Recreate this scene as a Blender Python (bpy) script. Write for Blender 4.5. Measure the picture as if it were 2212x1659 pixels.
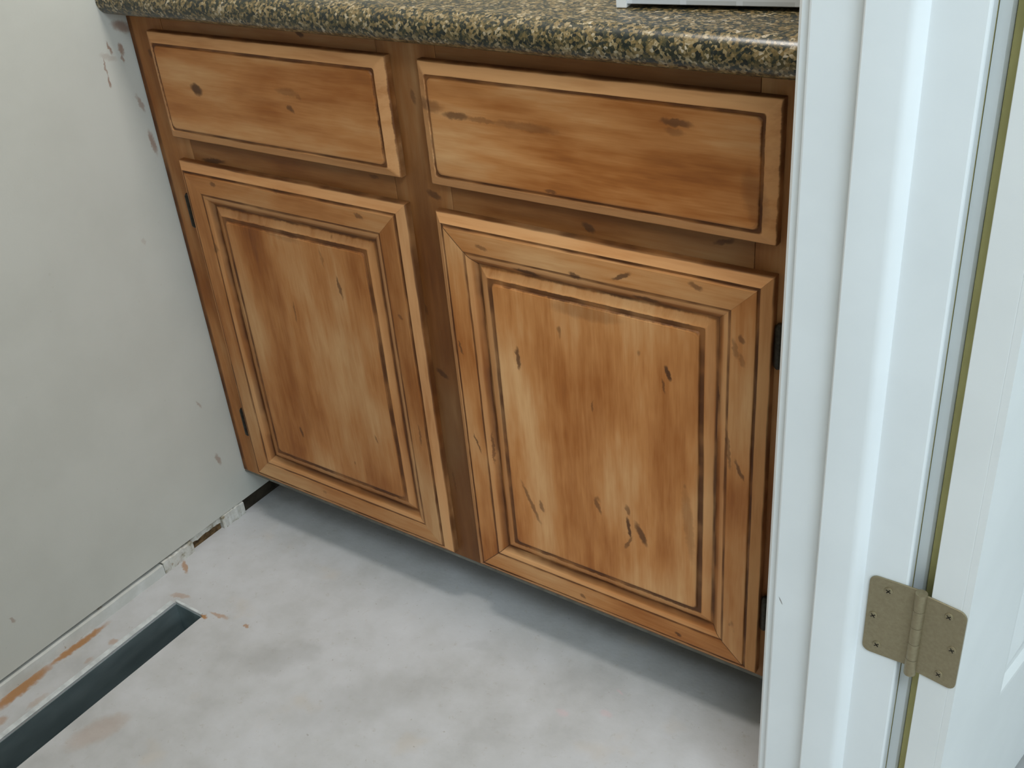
import bpy, bmesh, math, random
from mathutils import Vector, Matrix
random.seed(7)
for o in list(bpy.data.objects):
    bpy.data.objects.remove(o)
scene = bpy.context.scene
COL = scene.collection

# ------------------------------------------------------------------ camera
F_PX, YAW, PITCH, ROLL = 2333.52, 0.6510, 0.5494, -0.0965
CAM = Vector((1.3336, -0.9527, 1.1617))
fwd = Vector((-math.sin(YAW)*math.cos(PITCH), math.cos(YAW)*math.cos(PITCH), -math.sin(PITCH)))
rt = Vector((math.cos(YAW), math.sin(YAW), 0))
up = rt.cross(fwd)
rt2 = math.cos(ROLL)*rt + math.sin(ROLL)*up
up2 = -math.sin(ROLL)*rt + math.cos(ROLL)*up
cam_data = bpy.data.cameras.new('camera')
cam = bpy.data.objects.new('camera', cam_data); COL.objects.link(cam)
cam.matrix_world = Matrix(((rt2.x, up2.x, -fwd.x, CAM.x), (rt2.y, up2.y, -fwd.y, CAM.y),
                           (rt2.z, up2.z, -fwd.z, CAM.z), (0, 0, 0, 1)))
cam_data.sensor_fit = 'HORIZONTAL'; cam_data.sensor_width = 36.0
cam_data.lens = F_PX/2212*36.0
cam_data.clip_start = 0.02
scene.camera = cam

# ------------------------------------------------------------------ world, lights, exposure
world = bpy.data.worlds.new('world'); scene.world = world; world.use_nodes = True
bg = world.node_tree.nodes['Background']
bg.inputs[0].default_value = (0.80, 0.92, 1.0, 1); bg.inputs[1].default_value = 0.4

def area(name, loc, target, size, size_y, power, color):
    l = bpy.data.lights.new(name, 'AREA'); l.shape = 'RECTANGLE'
    l.size = size; l.size_y = size_y; l.energy = power; l.color = color
    o = bpy.data.objects.new(name, l); COL.objects.link(o)
    o.location = loc
    o.rotation_euler = (Vector(target)-Vector(loc)).to_track_quat('-Z', 'Y').to_euler()
    return o
# daylight through the big window at the far end of the hall, and a small ceiling light of the room
area('hall_window_daylight', (3.45, -1.7, 1.45), (0.6, -0.3, 0.5), 1.9, 1.6, 22, (0.76, 0.90, 1.0))
area('hall_overhead_fill', (1.85, -1.15, 2.42), (1.6, -0.9, 0), 1.0, 1.0, 48, (0.78, 0.91, 1.0))  # unseen overhead source, added to brighten the jamb and the floor near the doorway
area('room_ceiling_light', (0.56, -0.13, 2.42), (0.56, -0.13, 0), 0.45, 0.40, 20, (1.0, 0.96, 0.91))
scene.view_settings.view_transform = 'Standard'
scene.view_settings.look = 'None'
scene.view_settings.gamma = 1.0
scene.view_settings.use_curve_mapping = False
scene.view_settings.exposure = 0.08

# ------------------------------------------------------------------ marks of stain and wear: (a, b, half length, half width, angle, strength)
DRAWER_L = [(0.1391, 0.7742, 0.011, 0.0045, -0.27, 0.9), (0.3126, 0.7878, 0.0176, 0.003, -0.05, 0.35), (0.3136, 0.7665, 0.006, 0.0025, -0.41, 0.7), (0.3318, 0.7832, 0.0052, 0.002, -0.66, 0.3)]
DRAWER_R = [(0.5793, 0.7874, 0.0178, 0.0025, 0.05, 0.7), (0.6148, 0.7864, 0.0201, 0.002, -0.01, 0.4), (0.8549, 0.8116, 0.0164, 0.0025, -0.02, 0.7), (0.8537, 0.8019, 0.0102, 0.0025, -0.14, 0.35), (0.5388, 0.7953, 0.0208, 0.0045, -0.04, 0.45), (0.7014, 0.7154, 0.0068, 0.0015, -0.02, 0.6), (0.6747, 0.7854, 0.0393, 0.003, -0.02, 0.35), (0.9402, 0.7446, 0.0274, 0.007, -1.33, 0.3)]
FRAME = [(0.1147, 0.6635, 0.0222, 0.0025, 0.07, 0.9), (0.7368, 0.6708, 0.0082, 0.003, -0.49, 0.8), (0.9003, 0.6841, 0.011, 0.002, 0.31, 0.8), (0.5163, 0.6753, 0.0105, 0.003, -0.29, 0.7), (0.4906, 0.4123, 0.0102, 0.0025, -0.53, 0.8), (0.5033, 0.7961, 0.0084, 0.002, -1.36, 0.5), (0.0346, 0.8092, 0.0055, 0.002, -1.29, 0.6), (0.4778, 0.5071, 0.0075, 0.0015, -1.38, 0.5), (0.3345, 0.8561, 0.0067, 0.002, -0.33, 0.9), (0.4713, 0.2429, 0.0131, 0.001, -1.58, 0.5), (0.4208, 0.6851, 0.0068, 0.002, -0.01, 0.5), (0.4861, 0.2272, 0.0169, 0.001, -1.5, 0.4)]
DOOR_R = [(0.6567, 0.6062, 0.017, 0.0025, -0.08, 0.9), (0.7267, 0.6179, 0.0073, 0.002, -0.27, 0.8), (0.7877, 0.6299, 0.0126, 0.0015, 0.49, 0.8), (0.8169, 0.6057, 0.0162, 0.0025, -0.03, 0.8), (0.9248, 0.5725, 0.0107, 0.002, -1.35, 0.4), (0.932, 0.5857, 0.0052, 0.002, -1.15, 0.6), (0.9328, 0.5603, 0.008, 0.002, -1.31, 0.35), (0.9025, 0.5085, 0.0131, 0.0015, -1.37, 0.7), (0.9345, 0.4153, 0.0131, 0.0015, -1.17, 0.7), (0.7101, 0.1212, 0.0051, 0.002, -0.45, 0.6), (0.8569, 0.121, 0.0053, 0.002, -0.32, 0.8), (0.5453, 0.4784, 0.0096, 0.001, -1.37, 0.7), (0.5546, 0.3291, 0.0144, 0.001, -1.23, 0.7), (0.5959, 0.6278, 0.0079, 0.002, -0.26, 0.5), (0.8776, 0.6369, 0.0083, 0.002, -0.38, 0.6), (0.5776, 0.3265, 0.0236, 0.001, -1.58, 0.6), (0.9203, 0.4394, 0.0256, 0.0015, -1.46, 0.5)]
PANEL_R = [(0.6348, 0.4839, 0.0153, 0.002, -1.54, 0.8), (0.844, 0.5181, 0.0095, 0.00175, -1.34, 0.9), (0.8382, 0.5001, 0.009, 0.001, -1.44, 0.6), (0.7413, 0.4435, 0.0076, 0.001, -1.71, 0.5), (0.6348, 0.2562, 0.0308, 0.002, -1.19, 0.6), (0.652, 0.2561, 0.0089, 0.002, -1.36, 0.6), (0.7413, 0.2908, 0.0124, 0.002, -1.31, 0.6), (0.7858, 0.2997, 0.0076, 0.002, -1.29, 0.6), (0.7864, 0.2717, 0.0154, 0.0015, -1.46, 0.9), (0.8044, 0.2682, 0.0163, 0.003, -1.13, 0.8), (0.7856, 0.2476, 0.0125, 0.0015, -2.02, 0.6), (0.7371, 0.5722, 0.0436, 0.006, 0.01, 0.3), (0.8702, 0.3111, 0.0509, 0.004, -1.47, 0.25)]
DOOR_L = [(0.1265, 0.6373, 0.0065, 0.002, -0.23, 0.6), (0.4012, 0.6353, 0.0065, 0.002, -0.31, 0.6), (0.4476, 0.4987, 0.0047, 0.0015, -0.82, 0.5), (0.2532, 0.6468, 0.0053, 0.002, -0.24, 0.3), (0.4505, 0.3089, 0.0163, 0.001, -1.55, 0.5), (0.2223, 0.1252, 0.0035, 0.002, -0.42, 0.3), (0.4136, 0.4942, 0.0146, 0.0015, -1.46, 0.5)]
PANEL_L = [(0.3418, 0.5192, 0.0157, 0.0015, -1.42, 0.7), (0.2404, 0.4591, 0.0155, 0.001, -1.61, 0.5), (0.1967, 0.2345, 0.0092, 0.0015, -1.34, 0.7), (0.3606, 0.273, 0.0069, 0.001, -1.17, 0.5), (0.2381, 0.5809, 0.0374, 0.004, -0.12, 0.25), (0.317, 0.559, 0.0127, 0.0015, -1.45, 0.3)]
WALL = [(-0.0386, 0.8238, 0.0087, 0.00125, -1.31, 0.55), (-0.021, 0.8174, 0.0088, 0.0025, -1.48, 0.55), (-0.022, 0.8049, 0.0062, 0.00125, -1.48, 0.5), (-0.0532, 0.8014, 0.013, 0.00075, -1.6, 0.45), (-0.053, 0.7812, 0.0082, 0.00125, -1.5, 0.55), (-0.0102, 0.8459, 0.0155, 0.0045, -0.47, 0.5), (-0.0124, 0.738, 0.013, 0.002, -1.33, 0.4), (-0.0094, 0.6796, 0.0176, 0.0025, -1.47, 0.5), (-0.0539, 0.2479, 0.0084, 0.0015, -1.19, 0.3), (-0.0455, 0.1315, 0.0124, 0.0025, -1.34, 0.4), (-0.0691, 0.5469, 0.0044, 0.002, -1.06, 0.15), (-0.4558, 0.1044, 0.0064, 0.0015, -1.23, 0.35), (-0.044, 0.8123, 0.0132, 0.0025, -0.47, 0.2)]
FLOOR = [(0.0135, -0.4918, 0.0603, 0.008, 1.6, 0.9), (0.0125, -0.3876, 0.0544, 0.0055, 1.54, 0.9), (0.0188, -0.1774, 0.0193, 0.003, -0.5, 0.7), (0.0562, -0.3535, 0.0075, 0.005, 1.59, 0.45), (0.0555, -0.3983, 0.0085, 0.004, 1.59, 0.3), (0.0689, -0.2296, 0.0186, 0.0035, 0.35, 0.4), (0.1597, -0.2287, 0.0192, 0.0025, 0.1, 0.55), (0.2173, -0.2229, 0.0058, 0.002, -0.46, 0.7), (0.1838, -0.48, 0.0469, 0.015, 1.2, 0.25), (0.0566, -0.491, 0.0174, 0.004, 1.54, 0.25), (0.0412, -0.5422, 0.0104, 0.006, 1.55, 0.5), (0.1408, -0.2441, 0.0079, 0.0025, -0.15, 0.9)]
SMUDGE = [(0.3145, -0.2431, 0.0637, 0.03, 0.91, 0.22), (0.4728, -0.2535, 0.1094, 0.045, 0.92, 0.15), (0.3377, -0.2028, 0.0179, 0.01, 0.14, 0.2), (0.5582, -0.0767, 0.0229, 0.009, 0.26, 0.12), (0.0247, 0.0248, 0.0494, 0.015, 0.66, 0.2)]
PINK = [(0.7325, -0.1218, 0.0111, 0.007, -0.03, 0.3), (0.785, -0.0925, 0.0099, 0.006, 0.11, 0.3), (0.7825, -0.0498, 0.0065, 0.0025, -0.4, 0.3)]

# ------------------------------------------------------------------ node helpers
class NT:
    def __init__(s, name):
        m = bpy.data.materials.new(name); m.use_nodes = True
        s.m = m; s.t = m.node_tree; s.b = s.t.nodes['Principled BSDF']
    def n(s, typ, **kw):
        nd = s.t.nodes.new(typ)
        for k, v in kw.items(): setattr(nd, k, v)
        return nd
    def l(s, a, b): s.t.links.new(a, b)
    def val(s, sock, v):
        if hasattr(v, 'is_output'): s.l(v, sock)
        else: sock.default_value = v
    def math(s, op, a, b=0.0, c=None, clamp=False):
        nd = s.n('ShaderNodeMath', operation=op, use_clamp=clamp)
        s.val(nd.inputs[0], a); s.val(nd.inputs[1], b)
        if c is not None: s.val(nd.inputs[2], c)
        return nd.outputs[0]
    def smooth(s, v, lo, hi, a=0.0, b=1.0):
        nd = s.n('ShaderNodeMapRange', interpolation_type='SMOOTHSTEP')
        s.val(nd.inputs[0], v)
        for i, q in enumerate((lo, hi, a, b)): nd.inputs[1+i].default_value = q
        return nd.outputs[0]
    def mix(s, fac, a, b, blend='MIX'):
        nd = s.n('ShaderNodeMix', data_type='RGBA', blend_type=blend)
        s.val(nd.inputs[0], fac)
        s.val(nd.inputs[6], a if hasattr(a, 'is_output') else (*a, 1)); s.val(nd.inputs[7], b if hasattr(b, 'is_output') else (*b, 1))
        return nd.outputs[2]
    def pos(s):
        if not hasattr(s, '_p'): s._p = s.n('ShaderNodeNewGeometry').outputs['Position']
        return s._p
    def noise(s, scale, vscale=(1, 1, 1), detail=3.0, rough=0.55, off=(0, 0, 0), out=0):
        mp = s.n('ShaderNodeMapping'); s.l(s.pos(), mp.inputs[0])
        mp.inputs['Scale'].default_value = vscale; mp.inputs['Location'].default_value = off
        nz = s.n('ShaderNodeTexNoise'); s.l(mp.outputs[0], nz.inputs['Vector'])
        nz.inputs['Scale'].default_value = scale; nz.inputs['Detail'].default_value = detail
        nz.inputs['Roughness'].default_value = rough
        return nz.outputs[out]
    def ramp(s, v, stops, interp='LINEAR'):
        nd = s.n('ShaderNodeValToRGB'); s.val(nd.inputs[0], v)
        cr = nd.color_ramp; cr.interpolation = interp
        while len(cr.elements) > 1: cr.elements.remove(cr.elements[-1])
        for i, (p, c) in enumerate(stops):
            e = cr.elements[0] if i == 0 else cr.elements.new(p)
            e.position = p
            e.color = (c, c, c, 1) if not hasattr(c, '__len__') else (*c, 1)
        return nd.outputs[0]
    def attr(s, name):
        a = s.n('ShaderNodeAttribute'); a.attribute_name = name; return a.outputs['Fac']
    def marks(s, lst, ij, warp=0.004, wscale=180, soft=0.25):
        """union of ragged elongated blots at fixed places of the surface"""
        sep = s.n('ShaderNodeSeparateXYZ')
        nz = s.noise(wscale, detail=2, out=1)
        w = s.n('ShaderNodeVectorMath', operation='MULTIPLY_ADD')
        s.l(nz, w.inputs[0]); w.inputs[1].default_value = (warp, warp, warp)
        s.l(s.pos(), w.inputs[2]); s.l(w.outputs[0], sep.inputs[0])
        A, B = sep.outputs[ij[0]], sep.outputs[ij[1]]
        h = warp/2; tot = 0.0
        for (ca, cb, L, W, ang, st) in lst:
            c, sn = math.cos(ang), math.sin(ang)
            da = s.math('SUBTRACT', A, ca+h); db = s.math('SUBTRACT', B, cb+h)
            u = s.math('MULTIPLY_ADD', da, c/L, s.math('MULTIPLY', db, sn/L))
            v = s.math('MULTIPLY_ADD', da, -sn/W, s.math('MULTIPLY', db, c/W))
            r = s.math('ADD', s.math('MULTIPLY', u, u), s.math('MULTIPLY', v, v))
            k = s.smooth(r, 1.5, soft, 0.0, st)
            tot = k if tot == 0.0 else s.math('MAXIMUM', tot, k)
        return tot
    def bump(s, h, strength=0.3, dist=0.002):
        bp = s.n('ShaderNodeBump'); bp.inputs['Strength'].default_value = strength
        bp.inputs['Distance'].default_value = dist
        s.l(h, bp.inputs['Height']); s.l(bp.outputs[0], s.b.inputs['Normal'])
    def done(s, col, rough=0.5, metal=0.0, spec=0.5):
        s.val(s.b.inputs['Base Color'], col if hasattr(col, 'is_output') else (*col, 1))
        s.val(s.b.inputs['Roughness'], rough); s.b.inputs['Metallic'].default_value = metal
        s.b.inputs['Specular IOR Level'].default_value = spec
        return s.m

# glaze-filled grooves of the door and drawer profiles, by distance (mm) from the outer edge
DOOR_GLAZE = [(0, .85), (.8, .8), (1.8, 0), (11.2, 0), (12.2, .95), (14.6, .95), (16.0, 0), (42.2, 0), (43.6, .9), (45.4, .8),
              (46.6, .05), (51.5, .10), (54, .40), (57.5, .70), (59, .95), (61.5, .9), (63.2, .1), (73, .0), (74.3, .9), (79.8, .95), (81.2, .12), (84, 0), (100, 0)]
DRAWER_GLAZE = [(0, .85), (.8, .8), (1.8, 0), (13.2, 0), (14.3, .9), (16.8, .95), (18.2, .1), (20, 0), (100, 0)]
DOOR_SAND = [(0, 0), (1.8, 1), (11.2, .9), (12.4, 0), (45, 0), (47, .8), (51, .6), (54, 0), (62, 0), (64.5, .5), (72, .7), (74, 0), (100, 0)]
DRAWER_SAND = [(0, 0), (1.8, 1), (13.2, .9), (14.4, 0), (100, 0)]

def wood(name, grain, marks=(), glaze=None, sand=None, tone=1.0, dark=0.0, off=(0, 0, 0), grey=0.0):
    s = NT(name)
    g, c = {'x': ((.10, 1, 1), 0), 'z': ((1, 1, .10), 2)}[grain]
    blot = s.noise(13, tuple(q if q == 1 else .28 for q in g), 4, .55, off)
    strk = s.noise(95, g, 3, .6, off)
    fine = s.noise(420, tuple(q if q == 1 else .05 for q in g), 2, .6, off)
    big = s.noise(5.0, (1, 1, 1), 2, .5, (off[0]+4, off[1], off[2]+9))
    v = s.math('MULTIPLY_ADD', blot, .78, s.math('MULTIPLY', strk, .22))
    v = s.math('MULTIPLY_ADD', fine, .09, v)
    v = s.math('MULTIPLY_ADD', big, .28, v)
    col = s.ramp(v, [(.44, (.215*tone, .056*tone, .0070*tone)), (.57, (.395*tone, .130*tone, .025*tone)),
                     (.69, (.555*tone, .228*tone, .067*tone)), (.86, (.72*tone, .395*tone, .170*tone))])
    if dark:
        col = s.mix(s.math('MULTIPLY', s.smooth(s.noise(9, g, 4, .6, (off[0]+1, 2, 3)), .35, .65), dark), col, (.090, .030, .006))
    rag = s.noise(70, g, 3, .65, (off[0]+2, 0, 1))
    if glaze:
        d = s.attr('edge_mm')
        dn = s.math('MULTIPLY_ADD', s.math('SUBTRACT', rag, .5), 4.4, d)
        dn = s.math('DIVIDE', dn, 100.0, clamp=True)
        if sand:
            sd = s.ramp(dn, [(p/100, q) for p, q in sand])
            sm = s.math('MULTIPLY', sd, s.smooth(rag, .25, .6, .35, .95))
            col = s.mix(s.math('MULTIPLY', sm, .8), col, (.72*tone, .365*tone, .150*tone))
        gz = s.ramp(dn, [(p/100, q) for p, q in glaze])
        amt = s.smooth(s.noise(22, (1, 1, 1), 2, .5, (3, 1, off[2])), .28, .62, .55, 1.0)
        col = s.mix(s.math('MULTIPLY', gz, amt), col, (.080, .023, .0040))
        mt = s.attr('mitre_mm')
        mk = s.smooth(s.math('MULTIPLY_ADD', s.math('SUBTRACT', rag, .5), 1.0, mt), 1.0, .2, 0, .9)
        col = s.mix(mk, col, (.060, .020, .005))
    if marks:
        mk = s.marks([(a, e, L*1.1, W*1.7, g_, q) for a, e, L, W, g_, q in marks], (0, 2), .007, 140)
        tint = s.mix(s.noise(60, detail=1), (.072, .019, .004), (.072, .033, .013))
        col = s.mix(mk, col, tint)
        # small scattered nicks in the same glaze
    nick = s.noise(48, tuple(q if q == 1 else .45 for q in g), 2, .5, (off[0]+7, off[1]+3, off[2]))
    col = s.mix(s.smooth(nick, .735, .80, 0, .55), col, (.085, .036, .010))
    if grey: col = s.mix(grey, col, (.16, .15, .12))
    s.bump(s.math('MULTIPLY_ADD', fine, .5, strk), .12, .0012)
    return s.done(col, s.smooth(strk, .3, .7, .52, .66), 0, .35)

# ------------------------------------------------------------------ materials
MAT = {}
MAT['frame_v'] = wood('glazed_wood_frame_upright', 'z', FRAME, tone=.66, dark=.70)
MAT['frame_h'] = wood('glazed_wood_frame_level', 'x', FRAME, tone=.62, dark=.75, off=(3, 1, 2))
MAT['drawer_l'] = wood('glazed_wood_drawer_narrow', 'x', DRAWER_L, DRAWER_GLAZE, DRAWER_SAND, .92, .15, (1, 0, 5))
MAT['drawer_r'] = wood('glazed_wood_drawer_wide', 'x', DRAWER_R, DRAWER_GLAZE, DRAWER_SAND, 1.0, .25, (6, 0, 2))
MAT['stile_l'] = wood('glazed_wood_stile_dim', 'z', DOOR_L, DOOR_GLAZE, DOOR_SAND, .84, .15, (2, 0, 7))  # this door's three woods carry its dimmer light in a lower tone
MAT['rail_l'] = wood('glazed_wood_rail_dim', 'x', DOOR_L, DOOR_GLAZE, DOOR_SAND, .84, .15, (8, 0, 1))
MAT['panel_l'] = wood('glazed_wood_panel_dim', 'z', PANEL_L, DOOR_GLAZE, DOOR_SAND, .84, .10, (5, 0, 3))
MAT['stile_r'] = wood('glazed_wood_stile_b', 'z', DOOR_R, DOOR_GLAZE, DOOR_SAND, 1.0, .12, (9, 0, 4))
MAT['rail_r'] = wood('glazed_wood_rail_b', 'x', DOOR_R, DOOR_GLAZE, DOOR_SAND, 1.0, .12, (4, 0, 8))
MAT['panel_r'] = wood('glazed_wood_panel_b', 'z', PANEL_R, DOOR_GLAZE, DOOR_SAND, 1.06, .06, (7, 0, 6))

MAT['frame_edge'] = wood('glazed_wood_wall_stile', 'z', FRAME, [(0, 1), (6.0, .92), (10.0, 0), (100, 0)], None, .82, .5, (1, 2, 3))
s = NT('white_strip_paint')
c = s.mix(s.smooth(s.noise(26, detail=4), .35, .7), (.56, .57, .54), (.66, .67, .65))
c = s.mix(s.smooth(s.noise(90, detail=2, off=(5, 2, 2)), .66, .74, 0, .6), c, (.24, .15, .07))
MAT['plaster_strip'] = s.done(c, .7, 0, .3)

def simple(name, col, rough=.5, metal=0, spec=.5, var=.06, scale=30):
    s = NT(name)
    v = s.noise(scale, detail=3)
    c = s.mix(s.smooth(v, .3, .7), tuple(q*(1-var) for q in col), tuple(min(1, q*(1+var)) for q in col))
    return s.done(c, rough, metal, spec)

s = NT('white_trim_paint')
c = s.mix(s.smooth(s.noise(12), .3, .7), (.825, .86, .875), (.855, .89, .905))
c = s.mix(s.marks([(1.0476, .3907, .0048, .0007, -1.13, .8)], (0, 2), .0006, 300), c, (.16, .13, .12))
MAT['trim_white'] = s.done(c, .38, 0, .5)
MAT['brown_dirt'] = simple('brown_dirt', (.11, .070, .035), .95, 0, .1, .5, 90)
MAT['lit_lip'] = simple('lit_metal_lip', (.52, .55, .55), .6, .1, .4, .15, 60)  # pale colour stands for light caught on the duct's top edge
MAT['door_white'] = simple('white_door_paint', (.86, .885, .89), .42, 0, .5, .02, 9)
MAT['ply'] = simple('raw_board_edge', (.17, .165, .14), .8, 0, .3, .2, 60)
MAT['hall_wall'] = simple('khaki_wall_paint', (.52, .47, .20), .8, 0, .3, .06, 20)
MAT['bronze'] = simple('dark_bronze', (.035, .030, .022), .45, .7, .5, .3, 200)
MAT['plate'] = simple('cavity_shade_wood', (.030, .024, .016), .9, 0, .2, .4, 40)  # near-black so the cavity reads dark: shade put into the colour
MAT['ceiling'] = simple('white_ceiling_paint', (.75, .75, .72), .9, 0, .3, .03, 10)

# left wall: off-white paint with wiped stain smears beside the cabinet
s = NT('off_white_wall_paint')
c = s.mix(s.smooth(s.noise(7, detail=4), .35, .65), (.525, .522, .475), (.555, .552, .505))
mk = s.marks([(a, e, L*1.1, W*1.8, g_, min(1, q*1.25)) for a, e, L, W, g_, q in WALL], (1, 2), .008, 130, .1)
c = s.mix(mk, c, (.22, .085, .035))
sp = s.noise(120, detail=1); c = s.mix(s.smooth(sp, .765, .80, 0, .12), c, (.30, .24, .16))
s.bump(s.noise(260, detail=3), .10, .001)
MAT['wall'] = s.done(c, .75, 0, .3)

# bare concrete slab
s = NT('bare_concrete')
v = s.math('MULTIPLY_ADD', s.noise(3.2, detail=5, rough=.6), .6, s.math('MULTIPLY', s.noise(16, detail=4, rough=.6), .4))
c = s.ramp(v, [(.32, (.355, .352, .345)), (.46, (.435, .435, .432)), (.58, (.485, .488, .495)), (.75, (.53, .535, .55))])
c = s.mix(s.smooth(s.noise(70, detail=4, rough=.75), .58, .72, 0, .35), c, (.33, .29, .24))
c = s.mix(s.smooth(s.noise(9, detail=3, off=(3, 5, 1)), .60, .74, 0, .22), c, (.50, .40, .27))
c = s.mix(s.marks(SMUDGE, (0, 1), .05, 24, .0), c, (.20, .19, .17))
c = s.mix(s.marks(PINK, (0, 1), .012, 60, .0), c, (.62, .40, .42))
c = s.mix(s.marks([(a, e, L, W*1.4, g_, q) for a, e, L, W, g_, q in FLOOR], (0, 1), .012, 95, .2), c, (.33, .155, .045))
c = s.mix(s.smooth(s.noise(150, detail=1, off=(1, 1, 1)), .755, .79, 0, .4), c, (.20, .16, .12))
s.bump(s.math('MULTIPLY_ADD', s.noise(160, detail=4), .4, s.noise(26, detail=3)), .25, .003)
MAT['concrete'] = s.done(c, .82, 0, .3)

# crumbling plaster and chipped drywall at the foot of the wall
s = NT('chipped_plaster')
v = s.noise(60, detail=4, rough=.65)
c = s.ramp(v, [(.34, (.30, .27, .20)), (.46, (.55, .54, .49)), (.7, (.68, .68, .65))])
c = s.mix(s.smooth(s.noise(110, detail=2, off=(2, 2, 2)), .60, .70, 0, .6), c, (.25, .17, .09))
s.bump(v, .5, .004)
MAT['plaster'] = s.done(c, .85, 0, .2)

# galvanised duct
s = NT('galvanised_steel')
v = s.noise(40, (1, .25, 1), 3)
c = s.ramp(v, [(.35, (.30, .37, .385)), (.65, (.38, .455, .47))])
MAT['galv'] = s.done(c, s.smooth(v, .3, .7, .42, .52), .78, .5)

# satin nickel hinge
s = NT('satin_nickel')
v = s.noise(300, (1, 1, 1), 3)
c = s.ramp(v, [(.3, (.31, .26, .165)), (.7, (.36, .31, .20))])
MAT['nickel'] = s.done(c, .48, .75, .5)
MAT['screw'] = simple('screw_steel', (.60, .56, .46), .25, .9, .5, .1, 300)

# granite
s = NT('polished_granite')
vo = s.n('ShaderNodeTexVoronoi'); s.l(s.pos(), vo.inputs['Vector']); vo.inputs['Scale'].default_value = 340
sepc = s.n('ShaderNodeSeparateColor'); s.l(vo.outputs['Color'], sepc.inputs[0])
cl = s.noise(62, detail=4, rough=.65)
v = s.math('MULTIPLY_ADD', sepc.outputs[0], .50, s.math('MULTIPLY', cl, .80))
c = s.ramp(v, [(.40, (.008, .011, .009)), (.54, (.024, .027, .016)), (.64, (.085, .066, .026)), (.75, (.17, .115, .045)), (.88, (.26, .20, .105)), (1.0, (.42, .36, .27))])
c = s.mix(s.smooth(s.noise(150, detail=3, off=(4, 4, 2)), .56, .66, 0, .85), c, (.014, .019, .018))
MAT['granite'] = s.done(c, .30, 0, .5)

# white card of the box on the worktop, with pale grey print
s = NT('white_printed_card')
ck = s.n('ShaderNodeTexBrick'); ck.offset = .5
mp = s.n('ShaderNodeMapping'); s.l(s.pos(), mp.inputs[0]); mp.inputs['Rotation'].default_value = (math.pi/2, 0, 0)
s.l(mp.outputs[0], ck.inputs['Vector']); ck.inputs['Scale'].default_value = 9
ck.inputs['Color1'].default_value = (.66, .70, .76, 1); ck.inputs['Color2'].default_value = (.58, .60, .62, 1)
ck.inputs['Mortar'].default_value = (.74, .77, .82, 1); ck.inputs['Mortar Size'].default_value = .03
MAT['card'] = s.done(ck.outputs[0], .5, 0, .4)
MAT['white_tab'] = simple('white_card_corner', (.86, .88, .90), .5, 0, .4, .02, 30)

# ------------------------------------------------------------------ object helpers
def wloc(p):
    v = Vector((0, 0, 0))
    while p is not None: v += p.location; p = p.parent
    return v
def mesh_obj(name, verts, faces, mat, parent=None, origin=None, smooth=False, attrs=None, bevel=0, seg=2, sharp=None):
    """verts are world coordinates; the origin sits at the parent's (or at `origin`)"""
    if parent is not None and origin is None: off = wloc(parent); loc = Vector((0, 0, 0))
    else:
        off = Vector(origin or (0, 0, 0)); loc = off - (wloc(parent) if parent else Vector((0, 0, 0)))
    me = bpy.data.meshes.new(name)
    me.from_pydata([Vector(v)-off for v in verts], [], faces)
    bm = bmesh.new(); bm.from_mesh(me); bmesh.ops.recalc_face_normals(bm, faces=bm.faces); bm.to_mesh(me); bm.free()
    for k, vals in (attrs or {}).items():
        a = me.attributes.new(k, 'FLOAT', 'POINT'); a.data.foreach_set('value', vals)
    me.materials.append(MAT[mat]); me.update()
    if smooth:
        for p in me.polygons: p.use_smooth = True
        if sharp is not None: me.set_sharp_from_angle(angle=math.radians(sharp))
    o = bpy.data.objects.new(name, me); COL.objects.link(o)
    o.parent = parent; o.location = loc
    if bevel:
        b = o.modifiers.new('bevel', 'BEVEL'); b.width = bevel; b.segments = seg; b.limit_method = 'ANGLE'
        b.angle_limit = math.radians(40)
    return o
def box_vf(x0, x1, y0, y1, z0, z1):
    v = [(x, y, z) for z in (z0, z1) for y in (y0, y1) for x in (x0, x1)]
    f = [(0, 2, 3, 1), (4, 5, 7, 6), (0, 1, 5, 4), (2, 6, 7, 3), (0, 4, 6, 2), (1, 3, 7, 5)]
    return v, f
def box(name, x0, x1, y0, y1, z0, z1, mat, parent=None, bevel=0, **kw):
    v, f = box_vf(x0, x1, y0, y1, z0, z1)
    return mesh_obj(name, v, f, mat, parent, bevel=bevel, **kw)
def boxes(name, lst, mat, parent=None, bevel=0, **kw):
    V, Fc = [], []
    for b in lst:
        v, f = box_vf(*b); n = len(V); V += v; Fc += [tuple(i+n for i in q) for q in f]
    return mesh_obj(name, V, Fc, mat, parent, bevel=bevel, **kw)
def extrude(name, prof, axis, a, b, mat, parent=None, **kw):
    """closed 2-D profile extruded along an axis: 'x' -> (y,z), 'y' -> (x,z), 'z' -> (x,y)"""
    def pt(p, t): return {'x': (t, p[0], p[1]), 'y': (p[0], t, p[1]), 'z': (p[0], p[1], t)}[axis]
    n = len(prof)
    V = [pt(p, a) for p in prof]+[pt(p, b) for p in prof]
    Fc = [(i, (i+1) % n, n+(i+1) % n, n+i) for i in range(n)]+[tuple(range(n)), tuple(range(n, 2*n))]
    return mesh_obj(name, V, Fc, mat, parent, **kw)
def empty(name, loc, parent=None):
    o = bpy.data.objects.new(name, None); COL.objects.link(o); o.empty_display_size = .05
    o.parent = parent; o.location = Vector(loc)-(wloc(parent) if parent else Vector((0, 0, 0))); return o
def tag(o, label, cat, group=None, kind=None):
    o['label'] = label; o['category'] = cat
    if group: o['group'] = group
    if kind: o['kind'] = kind
    return o
def struct(o, label=None):
    o['kind'] = 'structure'
    if label: o['label'] = label
    return o

# ================================================================== THE SETTING
RX0, RX1 = 1.040, 1.166          # room face and hall face of the wall with the doorway
YJ = -0.170                      # face of the far jamb
YN = -0.985                      # face of the near jamb
HC = 2.44
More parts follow.
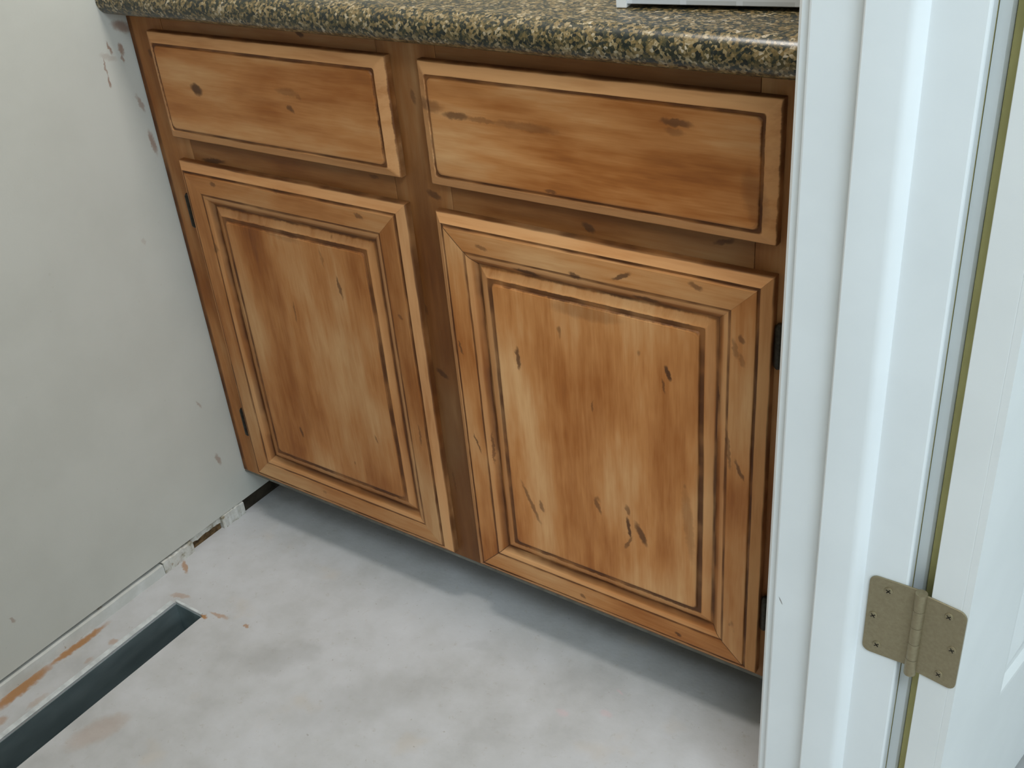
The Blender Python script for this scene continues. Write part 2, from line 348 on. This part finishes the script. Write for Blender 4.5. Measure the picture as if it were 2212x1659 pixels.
# floor slab with the slot for the duct
DX0, DX1, DY0, DY1 = .0735, .1375, -.640, -.2435
struct(boxes('floor', [(-.30, DX0, -3.0, .75, -.30, 0), (DX1, 3.9, -3.0, .75, -.30, 0),
                       (DX0, DX1, DY1, .75, -.30, 0), (DX0, DX1, -3.0, DY0, -.30, 0),
                       (DX0, DX1, DY0, DY1, -.30, -.26)], 'concrete'), 'bare pale grey concrete floor slab with stains')
# left wall: drywall stops short of the slab
wl = box('wall_left', -.0127, 0, -1.9, .62, .0255, HC, 'wall'); struct(wl, 'off-white painted wall left of the cabinet with brown smears')
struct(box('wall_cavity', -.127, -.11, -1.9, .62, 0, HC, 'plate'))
struct(box('trim_1', -.100, -.0135, -1.9, -.0215, 0, .036, 'plate'), 'wood bottom plate behind the gap under the wall, shade in its dark colour')
struct(box('trim_9', -.100, -.0020, -.0210, .62, 0, .0253, 'plate'), 'near-black block standing for the shade in the opening under the wall')  # solid block put in for the darkness of the opening
struct(box('trim_10', -.0130, -.0045, -.1385, -.0735, 0, .0128, 'brown_dirt'), 'brown hole in the plaster at the foot of the wall')
struct(box('wall_back', -.127, 3.9, .62, .74, 0, HC, 'wall'))
struct(box('wall_front', -.127, RX0, -2.0, -1.9, 0, HC, 'wall'))
struct(box('ceiling', -.127, 3.9, -3.0, .75, HC, HC+.1, 'ceiling'))
# wall with the doorway: room face white, hall face khaki
HDR = 2.055
for nm, ya, yb, za in (('wall_right', YJ+.020, .62, 0), ('wall_right_near', -3.0, YN-.020, 0), ('wall_right_header', YN-.020, YJ+.020, HDR+.02)):
    struct(box(nm, RX0, RX1-.013, ya, yb, za, HC, 'wall'))
    struct(box(nm+'_hall_face', RX1-.0128, RX1-.0005, ya, yb, za, HC, 'hall_wall'))
# hall walls: window opening in the far one
struct(boxes('wall_hall', [(3.8, 3.9, -3.0, -2.65, 0, HC), (3.8, 3.9, -.75, .62, 0, HC), (3.8, 3.9, -2.65, -.75, 0, .65), (3.8, 3.9, -2.65, -.75, 2.25, HC)], 'wall'))
struct(box('wall_hall_near', RX1, 3.8, -3.0, -2.9, 0, HC, 'wall'))
# ---- foot of the left wall: strips and crumbs under the drywall edge
def rough_strip(name, x0, x1, ya, yb, z0, z1, mat, n=24, jx=.0015, jz=.002, seed=1):
    r = random.Random(seed); V = []; Fc = []
    for i in range(n+1):
        y = ya+(yb-ya)*i/n
        a, c = r.uniform(-jx, jx), r.uniform(-jz, jz)
        V += [(x0, y, z0), (x1+a, y, z0), (x1+a*.6, y, z1+c), (x0, y, z1+c*.5)]
    for i in range(n):
        k = 4*i
        for j in range(4): Fc.append((k+j, k+(j+1) % 4, k+4+(j+1) % 4, k+4+j))
    Fc += [(0, 1, 2, 3), (4*n, 4*n+1, 4*n+2, 4*n+3)]
    return mesh_obj(name, V, Fc, mat)
struct(rough_strip('trim_2', -.0120, .0045, -1.9, -.206, 0, .0195, 'plaster_strip', 60, .0004, .0006, 3), 'long white strip along the foot of the wall')
struct(rough_strip('trim_3', -.0118, .0035, -.2045, -.140, 0, .0215, 'plaster', 14, .0010, .0016, 5), 'short chipped plaster strip at the foot of the wall')
struct(rough_strip('trim_4', -.0120, -.0030, -.139, -.073, .0130, .0262, 'plaster', 16, .0016, .0020, 8), 'ragged plaster edge above a brown hole at the foot of the wall')
struct(rough_strip('trim_5', -.0120, .0030, -.072, -.021, 0, .0245, 'plaster', 12, .0010, .0012, 11), 'pale plaster piece beside the dark opening under the cabinet')

# ---- far jamb, stop and casings
ZT = HDR
def jamb(name, yf, sgn, label=None):
    # board, yf = visible face, sgn +1 for the far jamb (faces -y), -1 for the near one
    j = box(name, RX0, RX1, min(yf, yf+sgn*.018), max(yf, yf+sgn*.018), 0, ZT, 'trim_white', bevel=.0022, origin=(1.10, yf, 0))
    struct(j, label)
    st = [(1.0835, 0), (1.0835, -.0090), (1.0850, -.0105), (1.1140, -.0105), (1.1175, -.0100), (1.1205, -.0082), (1.1230, -.0055), (1.1250, -.0030), (1.1265, 0)]
    extrude('door_stop', [(x, yf+sgn*y) for x, y in st], 'z', 0, ZT, 'trim_white', j, smooth=True, sharp=35)
    y0 = .0055
    cr = [(RX0, y0), (RX0-.0070, y0), (RX0-.0100, y0+.0030), (RX0-.0100, y0+.012), (RX0-.013, y0+.035), (RX0-.016, y0+.045), (RX0-.016, y0+.057), (RX0, y0+.057)]
    extrude('casing', [(x, yf+sgn*y) for x, y in cr], 'z', 0, ZT+.06, 'trim_white', j, smooth=True, sharp=35)
    y0 = .0200
    ch = [(RX1, y0), (RX1+.0085, y0), (RX1+.0105, y0+.003), (RX1+.0105, y0+.012), (RX1+.013, y0+.035), (RX1+.0135, y0+.045), (RX1+.0135, y0+.057), (RX1, y0+.057)]
    extrude('casing', [(x, yf+sgn*y) for x, y in ch], 'z', 0, ZT+.06, 'trim_white', j, smooth=True, sharp=35)
    return j
far = jamb('trim_6', YJ, 1, 'white door jamb with stop, right of the cabinet')
box('back_band', RX1+.0110, RX1+.0215, YJ+.0230, YJ+.070, 0, ZT+.07, 'hall_wall', far, bevel=.001)
jamb('trim_7', YN, -1)
struct(box('trim_8', RX0, RX1, YN, YJ, ZT, ZT+.018, 'trim_white', bevel=.002))

# ---- white moulded door, folded back against the hall wall
TH = math.radians(10)
PIN = Vector((1.1800, -.1735)); DN = Vector((math.cos(TH), -math.sin(TH))); DD = Vector((math.sin(TH), math.cos(TH)))
def dpt(a, s_, z): p = PIN+DN*a+DD*s_; return (p.x, p.y, z)
def dbox(a0, a1, s0, s1, z0, z1):
    v, f = box_vf(a0, a1, s0, s1, z0, z1)
    return [dpt(*q) for q in v], f
def dboxes(name, lst, mat, parent=None, **kw):
    V, Fc = [], []
    for b in lst:
        v, f = dbox(*b); n = len(V); V += v; Fc += [tuple(i+n for i in q) for q in f]
    return mesh_obj(name, V, Fc, mat, parent, **kw)
DW, DB, DT = .76, .014, 2.040
SX = [(.135, .335), (.425, .625)]; ZX = [(.245, .80), (.95, 1.56), (1.68, 1.90)]
front = [(.0365, .043, 0, .135, DB, DT), (.0365, .043, .335, .425, DB, DT), (.0365, .043, .625, DW, DB, DT)]
for a, b in SX:
    prev = DB
    for z0, z1 in ZX+[(DT, DT)]:
        front.append((.0365, .043, a, b, prev, z0)); prev = z1
door = dboxes('door_1', [(.008, .0366, 0, DW, DB, DT)], 'door_white', origin=(PIN.x+.02, PIN.y, DB), bevel=.0008)
struct(door, 'white moulded panel door folded back at the right edge')
dboxes('door_face', front, 'door_white', door, origin=(PIN.x+.02, PIN.y, DB))
for a, b in SX:
    for z0, z1 in ZX:
        V, Fc = [], []
        rings = [(0, .0430), (.004, .0425), (.013, .0372), (.019, .0370), (.024, .0376), (.044, .0418), (.047, .0420)]
        for dd, aa in rings:
            V += [dpt(aa, a+dd, z0+dd), dpt(aa, b-dd, z0+dd), dpt(aa, b-dd, z1-dd), dpt(aa, a+dd, z1-dd)]
        for r in range(len(rings)-1):
            for j in range(4): Fc.append((4*r+j, 4*r+(j+1) % 4, 4*r+4+(j+1) % 4, 4*r+4+j))
        k = 4*(len(rings)-1); Fc.append((k, k+1, k+2, k+3))
        V += [dpt(.0368, a, z0), dpt(.0368, b, z0), dpt(.0368, b, z1), dpt(.0368, a, z1)]; m = len(V)-4
        for j in range(4): Fc.append((j, (j+1) % 4, m+(j+1) % 4, m+j))
        Fc.append((m, m+1, m+2, m+3))
        mesh_obj('panel', V, Fc, 'door_white', door, origin=(PIN.x+.02, PIN.y, DB))

# ================================================================== FLOOR DUCT
duct = empty('floor_duct', (.1055, -.44, 0))
tag(duct, 'galvanised metal duct opening sunk in the concrete floor along the wall', 'duct')
t_ = .0012; zb = -.19
def dwall(name, *b): return box(name, *b, 'galv', duct)
dwall('duct_wall', DX0+.0002, DX0+t_, DY0+.001, DY1-.001, zb, -.003)
dwall('duct_wall', DX1-t_, DX1-.0002, DY0+.001, DY1-.001, zb, -.003)
dwall('duct_end', DX0+t_, DX1-t_, DY1-t_-.0002, DY1-.0002, zb, -.002)
dwall('duct_end', DX0+t_, DX1-t_, DY0+.0002, DY0+t_+.0002, zb, -.002)
box('duct_lit_lip', DX0-.0095, DX0+.0002, DY0-.004, DY1-.002, .0002, .0016, 'lit_lip', duct, bevel=.0004)  # added pale strips, the lit upper edge of the duct in colour
box('duct_lit_lip', DX0-.002, DX1-.004, DY1+.0002, DY1+.0045, .0002, .0016, 'lit_lip', duct, bevel=.0004)
dwall('duct_bottom', DX0+.0002, DX1-.0002, DY0+.0002, DY1-.0002, zb-t_, zb)

# ================================================================== BASE CABINET
cab = empty('base_cabinet', (.52, .30, 0))
tag(cab, 'distressed brown glazed wood base cabinet with two drawers over two panel doors', 'cabinet')
ZF0, ZF1 = .083, .8655
def member(name, x0, x1, z0, z1, mat, edge=None):
    v, f = box_vf(x0, x1, 0, .019, z0, z1)
    at = None
    if edge:
        at = {'edge_mm': [1000*(p[0]-x0) for p in v], 'mitre_mm': [99.0]*8}
    return mesh_obj(name, v, f, mat, cab, attrs=at, bevel=0 if edge else .0008)
member('stile', .0015, .0735, ZF0, ZF1, 'frame_edge', True)
member('stile', .4560, .5440, ZF0, ZF1, 'frame_v')
member('stile', .9350, 1.0385, ZF0, ZF1, 'frame_v')
for x0, x1 in ((.0740, .4555), (.5445, .9345)):
    member('rail', x0, x1, .8250, ZF1, 'frame_h')
    member('rail', x0, x1, .6350, .7120, 'frame_h')
    member('rail', x0, x1, ZF0, .1300, 'frame_h')
box('side_panel', .0015, .0170, .0195, .600, .0835, ZF1, 'frame_v', cab)
box('side_panel', 1.0230, 1.0385, .0195, .600, .0835, ZF1, 'frame_v', cab)
box('bottom_board', .0015, 1.0385, .0008, .600, .0775, .0828, 'ply', cab)
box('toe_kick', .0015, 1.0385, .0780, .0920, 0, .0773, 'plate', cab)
box('back_panel', .0175, 1.0225, .590, .600, .0835, ZF1, 'ply', cab)

YB = -.0006                       # back of doors and drawer fronts
def rring(x0, x1, z0, z1, d, r, y, seg=5):
    a, b, c, e = x0+d, x1-d, z0+d, z1-d
    pts = []
    for cx, cz, t0 in ((b-r, e-r, 0), (a+r, e-r, 90), (a+r, c+r, 180), (b-r, c+r, 270)):
        for i in range(seg+1):
            t = math.radians(t0+90*i/seg)
            pts.append((cx+r*math.cos(t), y, cz+r*math.sin(t)))
    return pts
def ring_solid(name, rect, prof, mat, parent, origin):
    """prof: (d mm, height mm, corner radius mm); closed at the back"""
    V, E = [], []
    for d, h, r in prof:
        V += rring(*rect, d/1000, max(r, .05)/1000, YB-h/1000); E += [d]*24
    n = 24; Fc = []
    for k in range(len(prof)-1):
        for i in range(n): Fc.append((k*n+i, k*n+(i+1) % n, (k+1)*n+(i+1) % n, (k+1)*n+i))
    Fc.append(tuple(range(n))); Fc.append(tuple(range((len(prof)-1)*n, len(prof)*n)))
    return mesh_obj(name, V, Fc, mat, parent, origin=origin, attrs={'edge_mm': E, 'mitre_mm': [99.0]*len(V)})
DRP = [(0, 0, 1), (0, 8.5, 1), (.6, 9.6, 1.5), (1.6, 10.4, 2), (13.4, 17.2, 3), (14.3, 16.0, 4), (16.8, 16.0, 6), (17.6, 17.7, 7), (19.3, 18.4, 8), (24, 18.5, 8)]
XL0, XL1, XR0, XR1 = .0510, .4765, .5240, .9620
ZW0, ZW1, ZD0, ZD1 = .6945, .8440, .0955, .6605
for rect, mat in (((XL0, XL1, ZW0, ZW1), 'drawer_l'), ((XR0, XR1, ZW0, ZW1), 'drawer_r')):
    o = ring_solid('drawer_front', rect, DRP, mat, cab, ((rect[0]+rect[1])/2, 0, rect[2]))
    o['label'] = ('drawer front next to the left wall' if mat == 'drawer_l' else 'drawer front next to the white door jamb')

MEMB = [(0, 8.5), (.5, 9.6), (1.6, 10.4), (11.4, 17.6), (12.2, 16.6), (14.6, 16.6), (15.4, 18.4), (16.8, 19), (42.6, 19), (43.6, 18.2), (45.2, 18.2), (46.2, 18.6),
        (48.2, 18.2), (51, 17.2), (54.5, 14.6), (57.5, 12.0), (59.4, 11.0)]
def door_member(name, rect, side, mat, parent, origin, mit):
    x0, x1, z0, z1 = rect; V, E, M, Fc = [], [], [], []
    prof = [(0, 0)]+MEMB+[(59.4, 0)]
    L = (x1-x0) if side in ('top', 'bottom') else (z1-z0)
    nseg = 7
    for d, h in prof:
        dm = d/1000+.00008
        ts = [dm, dm+.0014, dm+.0035, L/2, L-dm-.0035, L-dm-.0014, L-dm]
        ms = [0, 1.4, 3.5, 99, 3.5, 1.4, 0]
        if not mit[0]: ms[:3] = [99]*3
        if not mit[1]: ms[4:] = [99]*3
        if d < 1.9: ms = [99]*7
        for t, m in zip(ts, ms):
            if side == 'top': p = (x0+t, YB-h/1000, z1-d/1000)
            elif side == 'bottom': p = (x0+t, YB-h/1000, z0+d/1000)
            elif side == 'left': p = (x0+d/1000, YB-h/1000, z0+t)
            else: p = (x1-d/1000, YB-h/1000, z0+t)
            V.append(p); E.append(d); M.append(m)
    n = len(prof)
    for k in range(n):
        k2 = (k+1) % n
        for i in range(nseg-1): Fc.append((k*nseg+i, k*nseg+i+1, k2*nseg+i+1, k2*nseg+i))
    Fc.append(tuple(k*nseg for k in range(n))); Fc.append(tuple(k*nseg+nseg-1 for k in range(n)))
    return mesh_obj(name, V, Fc, mat, parent, origin=origin, attrs={'edge_mm': E, 'mitre_mm': M})
PAN = [(59.6, 2, .1), (59.6, 10.4, .1), (61.4, 10.6, .3), (63.2, 11.4, .5), (73.5, 15.8, 1.5), (74.8, 15.2, 2), (79.4, 15.2, 4), (80.3, 16.9, 6), (82, 17.6, 7), (86, 17.7, 7)]
def cyl(V, Fc, c, r, z0, z1, n=12, taper=1.0):
    b = len(V)
    for z, rr in ((z0, r*taper), (z0+(z1-z0)*.06, r), (z1-(z1-z0)*.06, r), (z1, r*taper)):
        V += [(c[0]+rr*math.cos(2*math.pi*i/n), c[1]+rr*math.sin(2*math.pi*i/n), z) for i in range(n)]
    for k in range(3):
        for i in range(n): Fc.append((b+k*n+i, b+k*n+(i+1) % n, b+(k+1)*n+(i+1) % n, b+(k+1)*n+i))
    Fc.append(tuple(range(b, b+n))); Fc.append(tuple(range(b+3*n, b+4*n)))
for rect, q, hx in (((XL0, XL1, ZD0, ZD1), 'l', -1), ((XR0, XR1, ZD0, ZD1), 'r', 1)):
    org = ((rect[0]+rect[1])/2, 0, rect[2])
    dr = empty('cabinet_door', org, cab)
    dr['label'] = 'panelled door beside the left wall, hinged at the wall' if q == 'l' else 'panelled door beside the white jamb'
    ring_solid('panel', rect, PAN, 'panel_'+q, dr, org)
    # corner mitre lines that the glaze picked out: (top-left, top-right, bottom-left, bottom-right)
    tl, tr, bl, br = (0, 0, 0, 0) if q == 'l' else (1, 0, 1, 1)
    door_member('rail', rect, 'top', 'rail_'+q, dr, org, (tl, tr))
    door_member('rail', rect, 'bottom', 'rail_'+q, dr, org, (bl, br))
    door_member('stile', rect, 'left', 'stile_'+q, dr, org, (bl, tl))
    door_member('stile', rect, 'right', 'stile_'+q, dr, org, (br, tr))
    xe = rect[0] if hx < 0 else rect[1]
    for zc in (.5790, .1990):
        V, Fc = [], []
        v, f = box_vf(min(xe+hx*.001, xe+hx*.0115), max(xe+hx*.001, xe+hx*.0115), -.0016, -.0001, zc-.022, zc+.022); V += v; Fc += f
        cyl(V, Fc, (xe+hx*.0060, -.0058), .0048, zc-.027, zc+.027, 12, .55)
        h = mesh_obj('hinge', V, Fc, 'bronze', dr, origin=org, smooth=True, sharp=40); h['label'] = 'dark bronze hinge'

# ================================================================== GRANITE WORKTOP
rb, zc_ = .0195, .8855
prof = [(.6185, .866), (.6185, .905), (-.0215, .905)]
for i in range(1, 16):
    t = math.radians(90+180*i/16)
    prof.append((-.0215+rb*math.cos(t), zc_+rb*math.sin(t)))
prof.append((-.0215, .866))
wt = extrude('countertop', prof, 'x', .0008, 1.0392, 'granite', smooth=True, sharp=30, origin=(.52, .30, .866))
tag(wt, 'dark speckled granite countertop with rounded front edge on the cabinet', 'countertop')

# ================================================================== BOX ON THE WORKTOP
bx = empty('cardboard_box', (.90, .145, .905))
tag(bx, 'white printed carton standing on the granite countertop', 'box')
BA = math.radians(9)
def bpt(u, v, z):
    return (.7655+u*math.cos(BA)-v*math.sin(BA), .0285+u*math.sin(BA)+v*math.cos(BA), .9055+z)
def bbox(name, u0, u1, v0, v1, z0, z1, mat, bev=.0008):
    v, f = box_vf(u0, u1, v0, v1, z0, z1)
    return mesh_obj(name, [bpt(*p) for p in v], f, mat, bx, bevel=bev)
bbox('carton', 0, .255, .001, .19, .0035, .085, 'card')
bbox('corner_foot', -.0008, .0105, -.0012, .012, 0, .0105, 'white_tab')
bbox('corner_foot', .245, .2558, -.0012, .012, 0, .0105, 'white_tab')
bbox('corner_foot', -.0008, .0105, .179, .1912, 0, .0105, 'white_tab')
bbox('corner_foot', .245, .2558, .179, .1912, 0, .0105, 'white_tab')
bbox('lid', -.0008, .2558, 0, .191, .0855, .096, 'card')

# ================================================================== DOOR HINGE
hg = empty('door_hinge', (PIN.x, PIN.y, .364))
tag(hg, 'satin nickel butt hinge joining the white jamb and the open door', 'hinge')
HZ0, HZ1 = .3690, .4640
def leaf(name, pt, L, flip):
    # rounded on the two free corners; coordinates: w from the pin outward, z, t = thickness
    r = .0075; poly = [(.0, HZ0), (L-r, HZ0)]
    for i in range(1, 6): a = math.radians(-90+90*i/5); poly.append((L-r+r*math.cos(a), HZ0+r+r*math.sin(a)))
    for i in range(0, 6): a = math.radians(90*i/5); poly.append((L-r+r*math.cos(a), HZ1-r+r*math.sin(a)))
    poly.append((.0, HZ1)); n = len(poly)
    V = [pt(w, 0, z) for w, z in poly]+[pt(w, .0018, z) for w, z in poly]
    Fc = [(i, (i+1) % n, n+(i+1) % n, n+i) for i in range(n)]+[tuple(range(n)), tuple(range(n, 2*n))]
    return mesh_obj(name, V, Fc, 'nickel', hg, bevel=.0004)
def jp(w, t, z): return (PIN.x-w, YJ-.0002-t, z)
def dp(w, t, z): p = PIN+DN*w-DD*(.0002+t); return (p.x, p.y, z)
lj = leaf('jamb_leaf', jp, .0480, False)
ld = leaf('door_leaf', dp, .0425, True)
def screw(pt, w, z, parent, ang):
    V, Fc = [], []; n = 14; r = .0042
    for t, rr in ((.0016, r), (.0024, r*.96), (.0029, r*.70)):
        V += [pt(w+rr*math.cos(2*math.pi*i/n), t, z+rr*math.sin(2*math.pi*i/n)) for i in range(n)]
    for k in range(2):
        for i in range(n): Fc.append((k*n+i, k*n+(i+1) % n, (k+1)*n+(i+1) % n, (k+1)*n+i))
    Fc += [tuple(range(n)), tuple(range(2*n, 3*n))]
    o = mesh_obj('screw', V, Fc, 'nickel', parent, origin=wloc(hg)+parent.location)
    # driver slot
    c, s_ = math.cos(ang), math.sin(ang)
    def q(a, b, t): return pt(w+a*c-b*s_, t, z+a*s_+b*c)
    b_ = [(-.0026, -.0005), (.0026, -.0005), (.0026, .0005), (-.0026, .0005)]
    V = [q(a, b, .0026) for a, b in b_]+[q(a, b, .00305) for a, b in b_]
    V2 = [q(-b, a, .0026) for a, b in b_]+[q(-b, a, .00305) for a, b in b_]
    f = [(0, 1, 2, 3), (4, 5, 6, 7), (0, 1, 5, 4), (1, 2, 6, 5), (2, 3, 7, 6), (3, 0, 4, 7)]
    me = o.data; me.materials.append(MAT['bronze'])
    bm = bmesh.new(); bm.from_mesh(me)
    org = wloc(hg)+parent.location
    for VV in (V, V2):
        vs = [bm.verts.new(Vector(p)-org) for p in VV]
        for q_ in f: bm.faces.new([vs[i] for i in q_]).material_index = 1
    bm.to_mesh(me); bm.free()
    return o
for w, z, a in ((.030, .4515, .6), (.0410, .4165, .9), (.0345, .3815, .9)): screw(jp, w, z, lj, a)
for w, z, a in ((.0270, .4525, .8), (.0345, .4165, .5), (.0265, .3805, .8)): screw(dp, w, z, ld, a)
V, Fc = [], []
for i in range(5):
    z0 = .3640+i*.0202
    cyl(V, Fc, (PIN.x-.0005, PIN.y-.0020), .0056, z0+.0002, z0+.0200, 18, .97)
mesh_obj('knuckle', V, Fc, 'nickel', hg, smooth=True, sharp=40)
